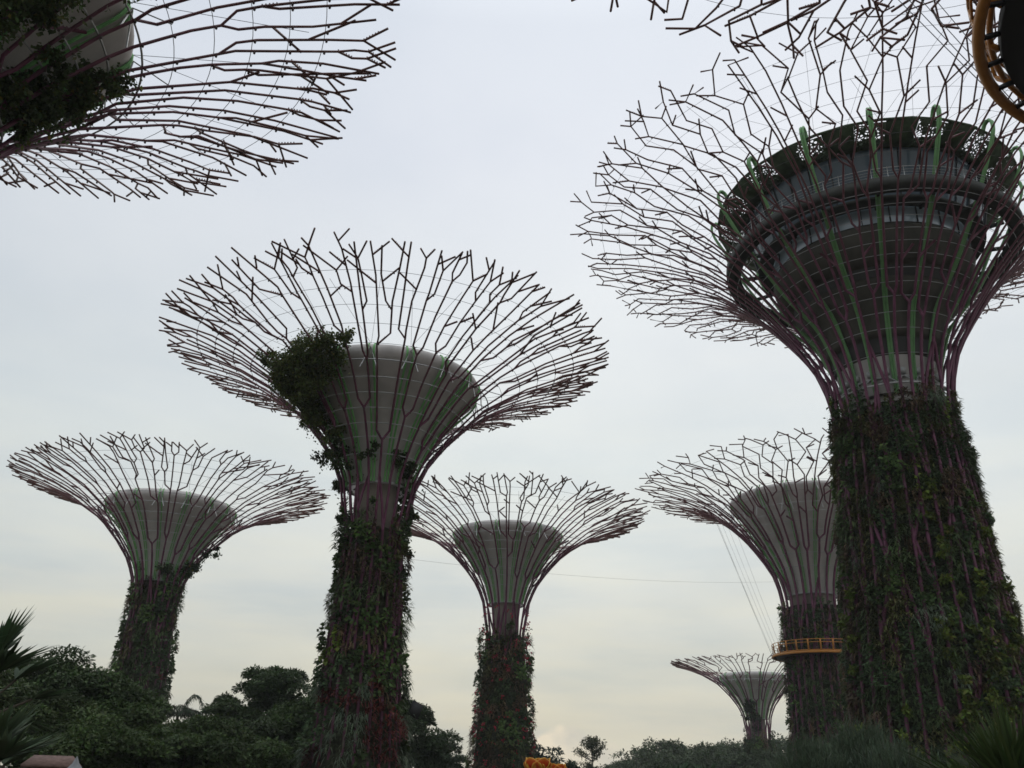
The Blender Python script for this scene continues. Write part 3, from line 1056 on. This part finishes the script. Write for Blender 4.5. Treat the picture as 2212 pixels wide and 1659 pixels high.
# ------------------------------------------------------------------ ring walkways
def ring_walk(label, az, dist, z, Ro, seed):
    a = radians(az)
    root = empty('ring_walkway', label, 'walkway', (dist * sin(a), dist * cos(a), z), -a, 'orange ring walkways')
    Tubes().lathe([(4.35, .0), (4.35, -.22), (Ro - .50, -.22), (Ro - .45, 0), (4.35, 0)], 72).build('deck', 'black_metal', root)
    t = np.linspace(0, 2 * pi, 73)[:-1]
    for rr, zz, rad in ((Ro, -.12, .15), (Ro - .30, .16, .08)):
        Tubes().tube(np.c_[rr * np.cos(t), rr * np.sin(t), np.full_like(t, zz)], rad, 8, closed=True).build('edge_tube', 'orange_paint', root, smooth=True)
    for q in range(36):
        b = 2 * pi * (q + .5) / 36
        e = ([sin(b), -cos(b), 0], [cos(b), sin(b), 0], [0, 0, 1])
        Tubes().box(((Ro - .30) * sin(b), -(Ro - .30) * cos(b), -.12), .62, .08, .12, e).build('bracket', 'black_metal', root)
    for rr, zz in ((Ro - .02, 1.50), (Ro - .04, 1.12)):
        Tubes().tube(np.c_[rr * np.cos(t), rr * np.sin(t), np.full_like(t, zz)], .045, 5, closed=True).build('handrail', 'orange_paint', root, smooth=True)
    for q in range(24):
        b = 2 * pi * (q + .25) / 24
        e = ([sin(b), -cos(b), 0], [cos(b), sin(b), 0], [0, 0, 1])
        tb = Tubes()
        P = [((Ro - .45) * sin(b), -(Ro - .45) * cos(b), -.05), ((Ro - .10) * sin(b), -(Ro - .10) * cos(b), .35), ((Ro - .02) * sin(b), -(Ro - .02) * cos(b), 1.5)]
        for p0, p1 in zip(P[:-1], P[1:]):
            p0, p1 = np.array(p0), np.array(p1)
            dv = unit(p1 - p0)
            sd = np.array(e[1])
            tb.box((p0 + p1) / 2, .07, .20, np.linalg.norm(p1 - p0), (np.cross(sd, dv), sd, dv))
        tb.build('rail_post', 'orange_paint', root)
    return root


ring_walk('distant orange railed ring walkway with two visitors at its left end', 18.93, 132.0, 17.9, 6.1, 1)
ring_walk('near ring walkway seen from below, dark deck inside an orange tube', 51.0, 22.0, 19.0, 6.3, 2)

# hanging cables of the ring walks
def cable(p0, p1, sag, rad, label, group, name='suspension_cable'):
    p0, p1 = np.array(p0, float), np.array(p1, float)
    t = np.linspace(0, 1, 13)[:, None]
    P = p0 + (p1 - p0) * t - np.array([0, 0, 1.0]) * sag * 4 * t * (1 - t)
    o = Tubes().tube(P, rad, 4).build(name, 'dark_cable')
    return tag(o, label, 'cable', group)


def wpt(root, p):
    a = root.rotation_euler.z
    return np.array([root.location.x + p[0] * cos(a) - p[1] * sin(a), root.location.y + p[0] * sin(a) + p[1] * cos(a), root.location.z + p[2]])


for root, sh, Ro, zr, angs, rad, lab in ((rtD, shD, 6.1, 17.9, (-100, -92, -84, -70, -62, -54), .013, 'thin cable slanting down to the left end of the distant orange ring walkway'),
                                         (rtH, shH, 6.5, 19.0, (-124, -120, -116, -112), .018, 'thin steel cable running down to the near orange ring at the top right')):
    for q in angs:
        th = radians(q)
        top = wpt(root, sh.p(th, sh.at_r(.56 * float(sh.r(sh.end)))))
        end = wpt(root, np.array([Ro * sin(radians(q * .9)), -Ro * cos(radians(q * .9)), zr]))
        cable(top, end, .1, rad, lab, 'cables of the distant ring walkway' if root is rtD else 'cables of the near ring walkway')
cable((-9.0, 62.0, 15.8), (41.5, 121.0, 27.5), 1.0, .008, 'single thin cable strung from the central tower to the tower with the ring walkway', None, 'span_cable')

# ------------------------------------------------------------------ visitors on the far ring
def person(label, loc, rz, shirt, trousers, haircol, hgt):
    root = bpy.data.objects
    me = bpy.data.meshes.new('person')
    k = hgt / 1.72
    J = [(0, 0, .93), (0, 0, 1.12), (0, 0, 1.36), (0, .01, 1.47), (0, .0, 1.54), (0, -.01, 1.64), (0, -.01, 1.70),
         (.18, 0, 1.38), (.24, .02, 1.12), (.20, -.18, 1.0), (.17, -.27, .99), (-.18, 0, 1.38), (-.24, .02, 1.12), (-.20, -.18, 1.0), (-.17, -.27, .99),
         (.10, 0, .86), (.11, -.02, .48), (.11, .02, .08), (.12, -.13, .03), (-.10, 0, .86), (-.11, -.02, .48), (-.11, .02, .08), (-.12, -.13, .03)]
    Ed = [(0, 1), (1, 2), (2, 3), (3, 4), (4, 5), (5, 6), (2, 7), (7, 8), (8, 9), (9, 10), (2, 11), (11, 12), (12, 13), (13, 14), (0, 15), (15, 16), (16, 17), (17, 18), (0, 19), (19, 20), (20, 21), (21, 22)]
    Rd = [.15, .14, .16, .065, .07, .10, .06, .07, .055, .04, .035, .07, .055, .04, .035, .10, .07, .05, .035, .10, .07, .05, .035]
    me.from_pydata([tuple(k * c for c in p) for p in J], Ed, [])
    o = bpy.data.objects.new('person', me)
    COL.objects.link(o)
    o.location = loc
    o.rotation_euler = (0, 0, rz)
    sk = o.modifiers.new('body', 'SKIN')
    for i, v in enumerate(me.skin_vertices[0].data):
        v.radius = (Rd[i] * k, Rd[i] * k * .8)
        v.use_root = i == 0
    sb = o.modifiers.new('smooth', 'SUBSURF')
    sb.levels = sb.render_levels = 2
    m = bpy.data.materials.new('clothed_person')
    m.use_nodes = True
    t = m.node_tree
    tc = node(t, 'ShaderNodeTexCoord')
    sp = node(t, 'ShaderNodeSeparateXYZ')
    t.links.new(tc.outputs['Object'], sp.inputs[0])
    zz = mth(t, 'DIVIDE', sp.outputs[2], 2.0)
    r = ramp(t, [(0, (.03, .03, .03)), (.03 * k, trousers), (.47 * k, shirt), (.735 * k, (.42, .27, .2))], zz, 'CONSTANT')
    t.links.new(r.outputs[0], t.nodes['Principled BSDF'].inputs['Base Color'])
    me.materials.append(m)
    tag(o, label, 'person')
    hm = mat('hair_' + str(len(M)), haircol, .6)
    hb = Tubes().lathe([(.001, 1.76 * k), (.06 * k, 1.75 * k), (.105 * k, 1.69 * k), (.112 * k, 1.63 * k), (.10 * k, 1.56 * k)], 14, pi * -.05, pi * 1.05)
    hb.build('hair', hm, o, smooth=True)
    return o


pD = lambda r, ph: tuple(wpt(rtD, np.array([r * sin(radians(ph)), -r * cos(radians(ph)), 17.92])))
person('person with dark hair in dark clothes at the left end of the ring walkway', pD(5.0, -94), .6, (.05, .05, .06), (.03, .03, .04), (.01, .01, .01), 1.72)
person('person with brown hair and a rusty brown top beside the ring walkway rail', pD(4.85, -84), .2, (.24, .11, .06), (.10, .05, .04), (.07, .03, .015), 1.66)

# ------------------------------------------------------------------ ground
Tubes().lathe([(.01, 0), (60, 0), (300, 0), (920, 0)], 64).build('ground', 'paving')['kind'] = 'structure'

# ------------------------------------------------------------------ broadleaf trees
def polar(az, d, z=0.0):
    return np.array([d * sin(radians(az)), d * cos(radians(az)), z])


def make_tree(seed, h, rx, trunk_h, nclump, nleaf, leaf, col, flat=.75, name='broadleaf_tree'):
    """trunk with limbs, crown of leafy clumps; returns the root"""
    rng = np.random.default_rng(seed)
    root = empty(name, '', 'tree', (0, 0, 0))
    cz = (h + trunk_h) / 2
    rz = (h - trunk_h) / 2
    tb = Tubes()
    tb.tube([(0, 0, -.2), (.1, .05, trunk_h * .5), (0, .1, trunk_h)], [.035 * h, .028 * h, .022 * h], 8)
    C = []
    while len(C) < nclump:
        v = rng.normal(0, 1, 3)
        v /= np.linalg.norm(v)
        if v[2] < -.75:
            continue
        q = rng.uniform(.35, 1.0) ** .5
        wob = 1 + .22 * sin(3 * math.atan2(v[1], v[0]) + seed) + .12 * sin(7 * v[2] + seed * 2 + 4 * v[0])
        C.append(np.array([v[0] * rx * q * wob, v[1] * rx * q * wob, cz + v[2] * rz * q * (1 + .10 * sin(5 * v[0] + seed))]))
    C = np.array(C)
    for c in C[rng.choice(len(C), min(12, len(C)), replace=False)]:
        mid = np.array([c[0] * .45, c[1] * .45, trunk_h + (c[2] - trunk_h) * .55])
        tb.tube([(0, .1, trunk_h * .95), mid, c * np.array([.92, .92, 1])], [.016 * h, .010 * h, .004 * h], 5)
    tb.build('trunk', 'bark', root)
    lv = Leaves()
    cr = rx * rng.uniform(.20, .34, len(C))
    val = rng.uniform(.7, 1.3, len(C))
    k = rng.integers(0, len(C), nclump * nleaf)
    n = len(k)
    u = unit(rng.normal(0, 1, (n, 3)))
    u[:, 2] = np.abs(u[:, 2]) - .12
    rr = rng.uniform(.70, 1.06, (n, 1))
    off = u * rr * cr[k][:, None] * np.array([1, 1, flat])
    P = C[k] + off
    D = u * np.array([1, 1, .3]) + rng.normal(0, .5, (n, 3)) - np.array([0, 0, .35])
    U = np.array([0, 0, 1.0]) + u * .6 + rng.normal(0, .35, (n, 3))
    c = jitter_cols(rng, col, n, .12, .25) * val[k][:, None]
    lv.kites(P, D, U, leaf * rng.uniform(.65, 1.35, n), leaf * .55 * rng.uniform(.7, 1.3, n), c)
    lv.build('crown', root)
    return root


def place(root, az, d, label, group, rz=0.0, s=1.0):
    root.location = polar(az, d)
    root.rotation_euler = (0, 0, rz)
    root.scale = (s, s, s)
    root['label'] = label
    if group:
        root['group'] = group
    return root


def dup(root):
    r = root.copy()
    COL.objects.link(r)
    for ch in list(root.children):
        c = ch.copy()
        COL.objects.link(c)
        c.parent = r
        c.matrix_parent_inverse = ch.matrix_parent_inverse
    return r


DG = (.044, .072, .024)
G1 = 'broadleaf trees at the left'
place(make_tree(1, 7.7, 4.6, .6, 80, 520, .30, DG), -25.2, 66, 'broad dark tree with a lumpy crown, largest at left, beside the leafy tower', G1)
place(make_tree(2, 6.7, 4.6, .6, 75, 480, .28, (.050, .076, .024)), -29.0, 58, 'dark leafy tree behind the fan palms at the left edge', G1)
place(make_tree(3, 6.5, 3.3, .5, 60, 480, .28, (.046, .076, .024)), -22.6, 64, 'rounded dark tree overlapping the foot of the left leafy tower', G1)
place(make_tree(22, 4.5, 2.8, .4, 50, 420, .27, (.052, .080, .026)), -20.4, 60, 'smaller rounded tree under the left leafy tower, before its trunk', G1)
place(make_tree(4, 3.4, 3.2, .4, 50, 420, .26, (.045, .070, .024)), -18.2, 56, 'low bushy tree filling the gap under the small feathery palm', G1)
place(make_tree(5, 10.9, 4.6, .8, 100, 520, .32, (.042, .068, .026)), -13.6, 92, 'tall dark tree with a peaked crown just left of the central tower', G1)
place(make_tree(6, 7.0, 3.5, .6, 60, 460, .31, (.044, .070, .026)), -16.5, 88, 'mid height dark tree right of the small feathery palm', G1)
place(make_tree(7, 7.2, 3.6, .6, 60, 460, .29, (.046, .076, .024)), -11.6, 76, 'dark tree hard against the left side of the central trunk', G1)
place(make_tree(8, 8.8, 4.8, .8, 85, 480, .33, (.042, .066, .028)), -6.2, 100, 'sloping dark tree just right of the central trunk', G1)
place(make_tree(9, 4.3, 3.0, .5, 45, 320, .34, (.045, .070, .035)), -3.7, 118, 'small pale green tree between the central tower and the slim tower', G1)
place(make_tree(19, 3.7, 3.6, .4, 60, 380, .25, (.050, .080, .024)), -23.4, 53, 'low tree right above the tiled roof at the bottom left', G1)
place(make_tree(20, 5.0, 4.4, .4, 65, 420, .29, (.044, .070, .024)), -14.2, 74, 'low dark tree at the foot of the peaked one', G1)
place(make_tree(21, 4.0, 4.2, .4, 65, 420, .27, (.048, .076, .024)), -16.6, 62, 'low spreading tree in front of the mid height one', G1)

# the distant treeline: a few kinds, copied
GF = 'trees of the distant treeline'
kinds = [make_tree(31, 11.0, 7.5, 3.0, 60, 70, .75, (.040, .060, .026), name='distant_tree'), make_tree(32, 9.5, 7.0, 3.0, 55, 70, .75, (.040, .060, .026), name='distant_tree'),
         make_tree(33, 12.5, 6.2, 3.5, 60, 70, .75, (.040, .060, .026), name='distant_tree')]
used = [False] * 3
far = [(8.25, 215, 1, .88, 'pale rounded treetop at the left end of the distant treeline'), (9.5, 225, 2, .86, 'lighter upright tree near the left end of the distant treeline'),
       (10.7, 240, 0, .92, 'dense dark tree of the distant treeline left of the smallest tower'), (12.0, 250, 1, 1.08, None), (13.0, 240, 0, .95, None), (14.2, 255, 0, 1.05, 'flat topped tree just left of the smallest tower'),
       (16.2, 250, 0, 1.12, 'flat topped tree between the smallest tower and the trunk with the ring'), (17.4, 260, 1, 1.36, None), (7.2, 205, 1, .55, 'low shrubby tree right of the lone feathery tree'),
       (6.5, 190, 1, .45, 'low tree right of the lone feathery tree, nearer than the treeline'), (4.6, 190, 1, .38, 'small shrub tree left of the lone feathery tree'), (11.4, 200, 1, .78, None), (13.6, 195, 1, .75, None), (9.9, 190, 0, .60, None), (15.3, 200, 0, .72, None)]
for i, (az, d, kd, s, lab) in enumerate(far):
    r_ = kinds[kd] if not used[kd] else dup(kinds[kd])
    used[kd] = True
    place(r_, az, d, lab or 'dark rounded tree in the middle of the distant treeline', GF, i * 1.7, s)

# the lone feathery tree
rng = np.random.default_rng(71)
root = empty('feathery_tree', 'lone thin feathery tree standing against the low cream cloud', 'tree', polar(5.35, 150))
tb = Tubes()
tb.tube([(0, 0, 0), (.1, 0, 3), (0, 0, 7.6)], [.18, .12, .03], 6)
lv = Leaves()
for q in range(46):
    z0 = rng.uniform(1.6, 7.4)
    a = rng.uniform(0, 2 * pi)
    l = (2.9 - abs(z0 - 4.6) * .62) * rng.uniform(.6, 1.1)
    l = max(l, .5)
    tip = np.array([l * cos(a), l * sin(a), z0 + l * .55])
    tb.tube([(0, 0, z0), tip * .5 + np.array([0, 0, z0 * .5 - .05]), tip], [.05, .035, .012], 4)
    m = 75
    t = rng.uniform(.25, 1.05, m)[:, None]
    P = np.array([0, 0, z0]) + (tip - np.array([0, 0, z0])) * t + rng.normal(0, .17, (m, 3))
    lv.kites(P, rng.normal(0, 1, (m, 3)), rng.normal(0, .5, (m, 3)) + np.array([0, 0, 1]), .34, .16, jitter_cols(rng, (.06, .07, .04), m))
tb.build('trunk', 'bark', root)
lv.build('crown', root)

# round shrubby tree behind the lantern
place(make_tree(41, 5.0, 3.6, 1.2, 60, 120, .42, (.045, .062, .05)), 1.75, 112, 'dark round tree behind the orange flower lantern', None)
place(make_tree(42, 3.6, 1.6, .8, 20, 90, .36, (.05, .075, .045)), 4.05, 112, 'tiny spreading tree left of the lone feathery tree', None)

# ------------------------------------------------------------------ palms
def fan(lv, rng, c, axis, up, L, n, col, width=.06, spread=2.4, droop=.12):
    """one fan leaf: blades in a half circle round axis"""
    axis = unit(np.asarray(axis, float))
    side = unit(np.cross(axis, np.asarray(up, float)))
    a = np.linspace(-spread / 2, spread / 2, n)
    D = np.cos(a)[:, None] * axis + np.sin(a)[:, None] * side + rng.normal(0, .035, (n, 3))
    nrm = np.cross(side, axis)
    D += nrm * (.25 * np.abs(a)[:, None] - .1)
    P = np.tile(c, (n, 1))
    lv.blades(P, D, L * rng.uniform(.85, 1.1, n) * (1 - .16 * np.abs(a)), width, droop, jitter_cols(rng, col, n, .1, .3))


def fan_palm(label, az, d, hgt, nf, L, seed, col, stem=.13, pet=1.0, rise=.55, width=.07, nb=34):
    rng = np.random.default_rng(seed)
    root = empty('fan_palm', label, 'palm', polar(az, d))
    Tubes().tube([(0, 0, -.1), (.05, 0, hgt * .5), (0, 0, hgt)], [stem * 1.2, stem, stem * .9], 8).build('trunk', 'bark', root)
    for q in range(nf):
        a = 2.399 * q + rng.uniform(-.2, .2)
        el = rise + (1.15 - 2.0 * q / nf) * .6 + rng.uniform(-.1, .1)
        v = np.array([cos(a) * cos(el), sin(a) * cos(el), sin(el)])
        c = np.array([0, 0, hgt]) + v * pet * rng.uniform(.8, 1.15)
        Tubes().tube([(0, 0, hgt - .05), np.array([0, 0, hgt]) + v * pet * .5, c], [.03, .022, .016], 5).build('leaf_stalk', 'bark', root)
        lv = Leaves()
        fan(lv, rng, c, v + np.array([0, 0, -.25]), (0, 0, 1), L, nb, col, width)
        lv.build('fan_leaf', root)
    return root


fan_palm('large fan palm with long stiff blades at the left edge', -29.8, 15.0, 2.1, 13, .95, 5, (.050, .080, .040))
fan_palm('lower fan palm at the left edge below the large one', -29.0, 11.5, 1.2, 12, .75, 6, (.062, .090, .050), stem=.11, pet=.7)
fan_palm('wide fan palm with upright green blades at the bottom right corner', 28.2, 12.0, 1.15, 15, 1.1, 7, (.050, .075, .026), stem=.12, pet=.55, rise=.85, width=.05, nb=40)
fan_palm('second fan palm at the bottom right, left of the wide one', 25.6, 14.0, .95, 12, 1.0, 8, (.045, .070, .026), stem=.12, pet=.5, rise=.75, width=.05, nb=36)
fan_palm('fan palm low in the middle, below the distant treeline', 7.0, 60.0, 1.3, 12, .95, 9, (.045, .070, .040), pet=.7)
fan_palm('dark fan palm below the distant treeline, left of the smallest tower', 10.2, 48.0, 1.3, 14, 1.0, 10, (.034, .062, .030), pet=.75)
fan_palm('dark fan palm next to the shrub, right of the middle fan palms', 11.9, 50.0, 1.35, 14, 1.0, 11, (.034, .062, .030), pet=.75)


# the small feathery palm
rng = np.random.default_rng(90)
root = empty('feather_palm', 'small palm with arching feathery fronds beside the foot of the left leafy tower', 'palm', polar(-18.95, 84))
Tubes().tube([(0, 0, 0), (.1, 0, 3), (0, 0, 5.7)], [.2, .16, .12], 8).build('trunk', 'bark', root)
for q in range(11):
    a = (0.15, 3.3, 2.9, .5, 5.2, 4.2, 2.3, 1.3, 3.6, .0, 5.8)[q]
    rise = (2.6, 1.5, 1.2, 1.0, 1.4, 1.2, 1.5, 1.3, .7, .5, 1.0)[q]
    t = np.linspace(0, 1, 36)[:, None]
    out = 2.3 if q else 1.9
    rach = np.array([0, 0, 5.7]) + np.array([cos(a), sin(a), 0]) * out * t + np.array([0, 0, 1.0]) * (rise * 2.0 * t - (rise * 1.5 + .6) * t ** 2.4)
    tb = Tubes().tube(rach[::3], .03, 4)
    st = tb.build('frond', 'bark', root)
    lv = Leaves()
    P = np.repeat(rach[4:], 6, 0)
    m = len(P)
    tan = np.array([-sin(a), cos(a), 0])
    D = tan * np.where(np.arange(m) % 2, 1, -1)[:, None] + np.array([cos(a), sin(a), 0]) * .5 + rng.normal(0, .35, (m, 3))
    lv.blades(P, D, .55, .06, .5, jitter_cols(rng, (.05, .075, .045), m))
    lv.build('leaflets', st)

# ------------------------------------------------------------------ fine leaved shrubs at lower right
def fine_shrub(label, az, d, h, w, seed, col, n=9000):
    rng = np.random.default_rng(seed)
    root = empty('fine_leaved_shrub', label, 'shrub', polar(az, d), 0, 'grey green shrubs at the lower right')
    tb = Tubes()
    tips = []
    for q in range(60):
        a, e = rng.uniform(0, 2 * pi), rng.uniform(.25, 1.5)
        l = rng.uniform(.75, 1.0)
        tip = np.array([w * cos(a) * cos(e) * l, w * sin(a) * cos(e) * l, h * (.35 + .65 * sin(e)) * l])
        tb.tube([(0, 0, 0), tip * np.array([.4, .4, .55]), tip], [.03, .018, .006], 4)
        tips.append(tip)
    tb.build('stems', 'bark', root)
    tips = np.array(tips)
    k = rng.integers(0, len(tips), n)
    P = tips[k] * rng.uniform(.72, 1.02, (n, 1)) + rng.normal(0, .13 * w / 1.5, (n, 3))
    D = unit(tips[k]) + rng.normal(0, .45, (n, 3)) + np.array([0, 0, .25])
    lv = Leaves()
    lv.blades(P, D, rng.uniform(.16, .34, n), .016, .15, jitter_cols(rng, col, n, .08, .25) * rng.uniform(.75, 1.25, len(tips))[k][:, None])
    lv.build('foliage', root)
    return root


GC = (.080, .110, .070)
fine_shrub('grey green fine leaved shrub, tallest, at the foot of the ring walkway tower', 20.2, 27, 3.35, 1.7, 1, GC, 14000)
fine_shrub('grey green fine leaved shrub left of the tallest one', 18.0, 24, 2.65, 1.5, 2, GC, 11000)
fine_shrub('grey green fine leaved shrub right of the tallest one, before the great planted trunk', 22.3, 24, 2.75, 1.5, 3, GC, 11000)
fine_shrub('small low grey green shrub beneath the distant treeline', 16.6, 30, 1.75, 1.0, 4, (.06, .09, .05), 7000)

# ------------------------------------------------------------------ flower lanterns
def lantern(label, az, d, s, h, seed):
    rng = np.random.default_rng(seed)
    root = empty('flower_lantern', label, 'lantern', polar(az, d), -radians(az), 'fabric flower lanterns')
    Tubes().lathe([(.02, 0), (.5 * s, 0), (.45 * s, .15), (.08, .25), (.07, h - .75 * s), (.02, h - .74 * s)], 20).build('stand', 'black_metal', root)
    for q in range(9):
        layer = q // 5
        a = (2 * pi * q / 5 + .55) if layer == 0 else 2 * pi * (q - 5) / 4 + .95
        out = (.82, .48)[layer] * s
        ht = (.98, .86)[layer] * s
        nu, nv = 15, 13
        V, C = [], []
        for i in range(nu):
            u = i / (nu - 1)
            for j in range(nv):
                v = j / (nv - 1) * 2 - 1
                wdt = .78 * s * sin(pi * min(1, (.14 + .66 * u))) ** .6 * (1.0 - .62 * max(0, u - .70) / .30)
                rad = out * (sin(u * 1.75)) ** .8 + .10 * s * max(0, u - .75) * 3
                rad *= 1 - .18 * v * v
                x, z = rad, h - .8 * s + ht * u ** 1.25 * .9 - .04 * s * v * v
                y = v * wdt
                V.append((x * sin(a) + y * cos(a), -x * cos(a) + y * sin(a), z))
                edge = max(abs(v) ** 6, max(0, (u - .70) / .30) ** 1.8)
                f = min(1, edge)
                C.append((.66, .10 + .30 * f, .025 + .03 * f))
        F = [(i * nv + j, i * nv + j + 1, (i + 1) * nv + j + 1, (i + 1) * nv + j) for i in range(nu - 1) for j in range(nv - 1)]
        o = nmesh('petal', V, F, None, np.array(C), 'fabric', root, smooth=True)
        md = o.modifiers.new('thickness', 'SOLIDIFY')
        md.thickness = .03
    return root


mat('fabric', (.7, .3, .05), .6, attr=True, trans=.35)
lantern('large orange and yellow fabric flower lantern at the foot of the slim tower', 2.15, 30.0, .46, 2.27, 1)
lantern('smaller orange flower lantern just right of the large one', 3.35, 32.0, .3, 2.16, 2)

# ------------------------------------------------------------------ pavilion roof and canopy at the lower left
root = empty('pavilion', 'low pavilion with a reddish tiled roof under the trees at the bottom left', 'pavilion', polar(-24.9, 45), radians(24))
V = [(-1.15, -1.0, 1.72), (1.15, -1.0, 1.72), (1.15, 1.0, 1.72), (-1.15, 1.0, 1.72), (-.75, 0, 2.1), (.75, 0, 2.1)]
o = nmesh('roof', V, [(0, 1, 5, 4), (2, 3, 4, 5)], [(1, 2, 5), (3, 0, 4)], None, 'roof_tile', root)
o.modifiers.new('thickness', 'SOLIDIFY').thickness = .12
for sx in (-1.0, 1.0):
    for sy in (-.85, .85):
        Tubes().box((sx, sy, .85), .14, .14, 1.68).build('post', 'bark', root)
root = empty('canopy_tent', 'small grey peaked canopy beside the tiled pavilion at the bottom left', 'tent', polar(-23.75, 43), .5)
Tubes().lathe([(.5, 1.5), (.32, 1.6), (.14, 1.8), (.02, 2.08)], 4).build('canopy', 'canvas', root)
for q in range(4):
    a = pi / 2 * q
    Tubes().tube([(.47 * cos(a), .47 * sin(a), 0), (.47 * cos(a), .47 * sin(a), 1.5)], .04, 6).build('leg', 'galvanised', root)

# ------------------------------------------------------------------ humid air
hz = Tubes().box((0, 0, 27), 1850, 1850, 56).build('haze', None)
hm = bpy.data.materials.new('humid_air')
hm.use_nodes = True
hm.node_tree.nodes.clear()
ho = node(hm.node_tree, 'ShaderNodeOutputMaterial')
hv = node(hm.node_tree, 'ShaderNodeVolumePrincipled')
hv.inputs['Color'].default_value = (.86, .89, .90, 1)
hv.inputs['Density'].default_value = HAZE
hm.node_tree.links.new(hv.outputs[0], ho.inputs['Volume'])
hz.data.materials.append(hm)
hz['kind'] = 'stuff'
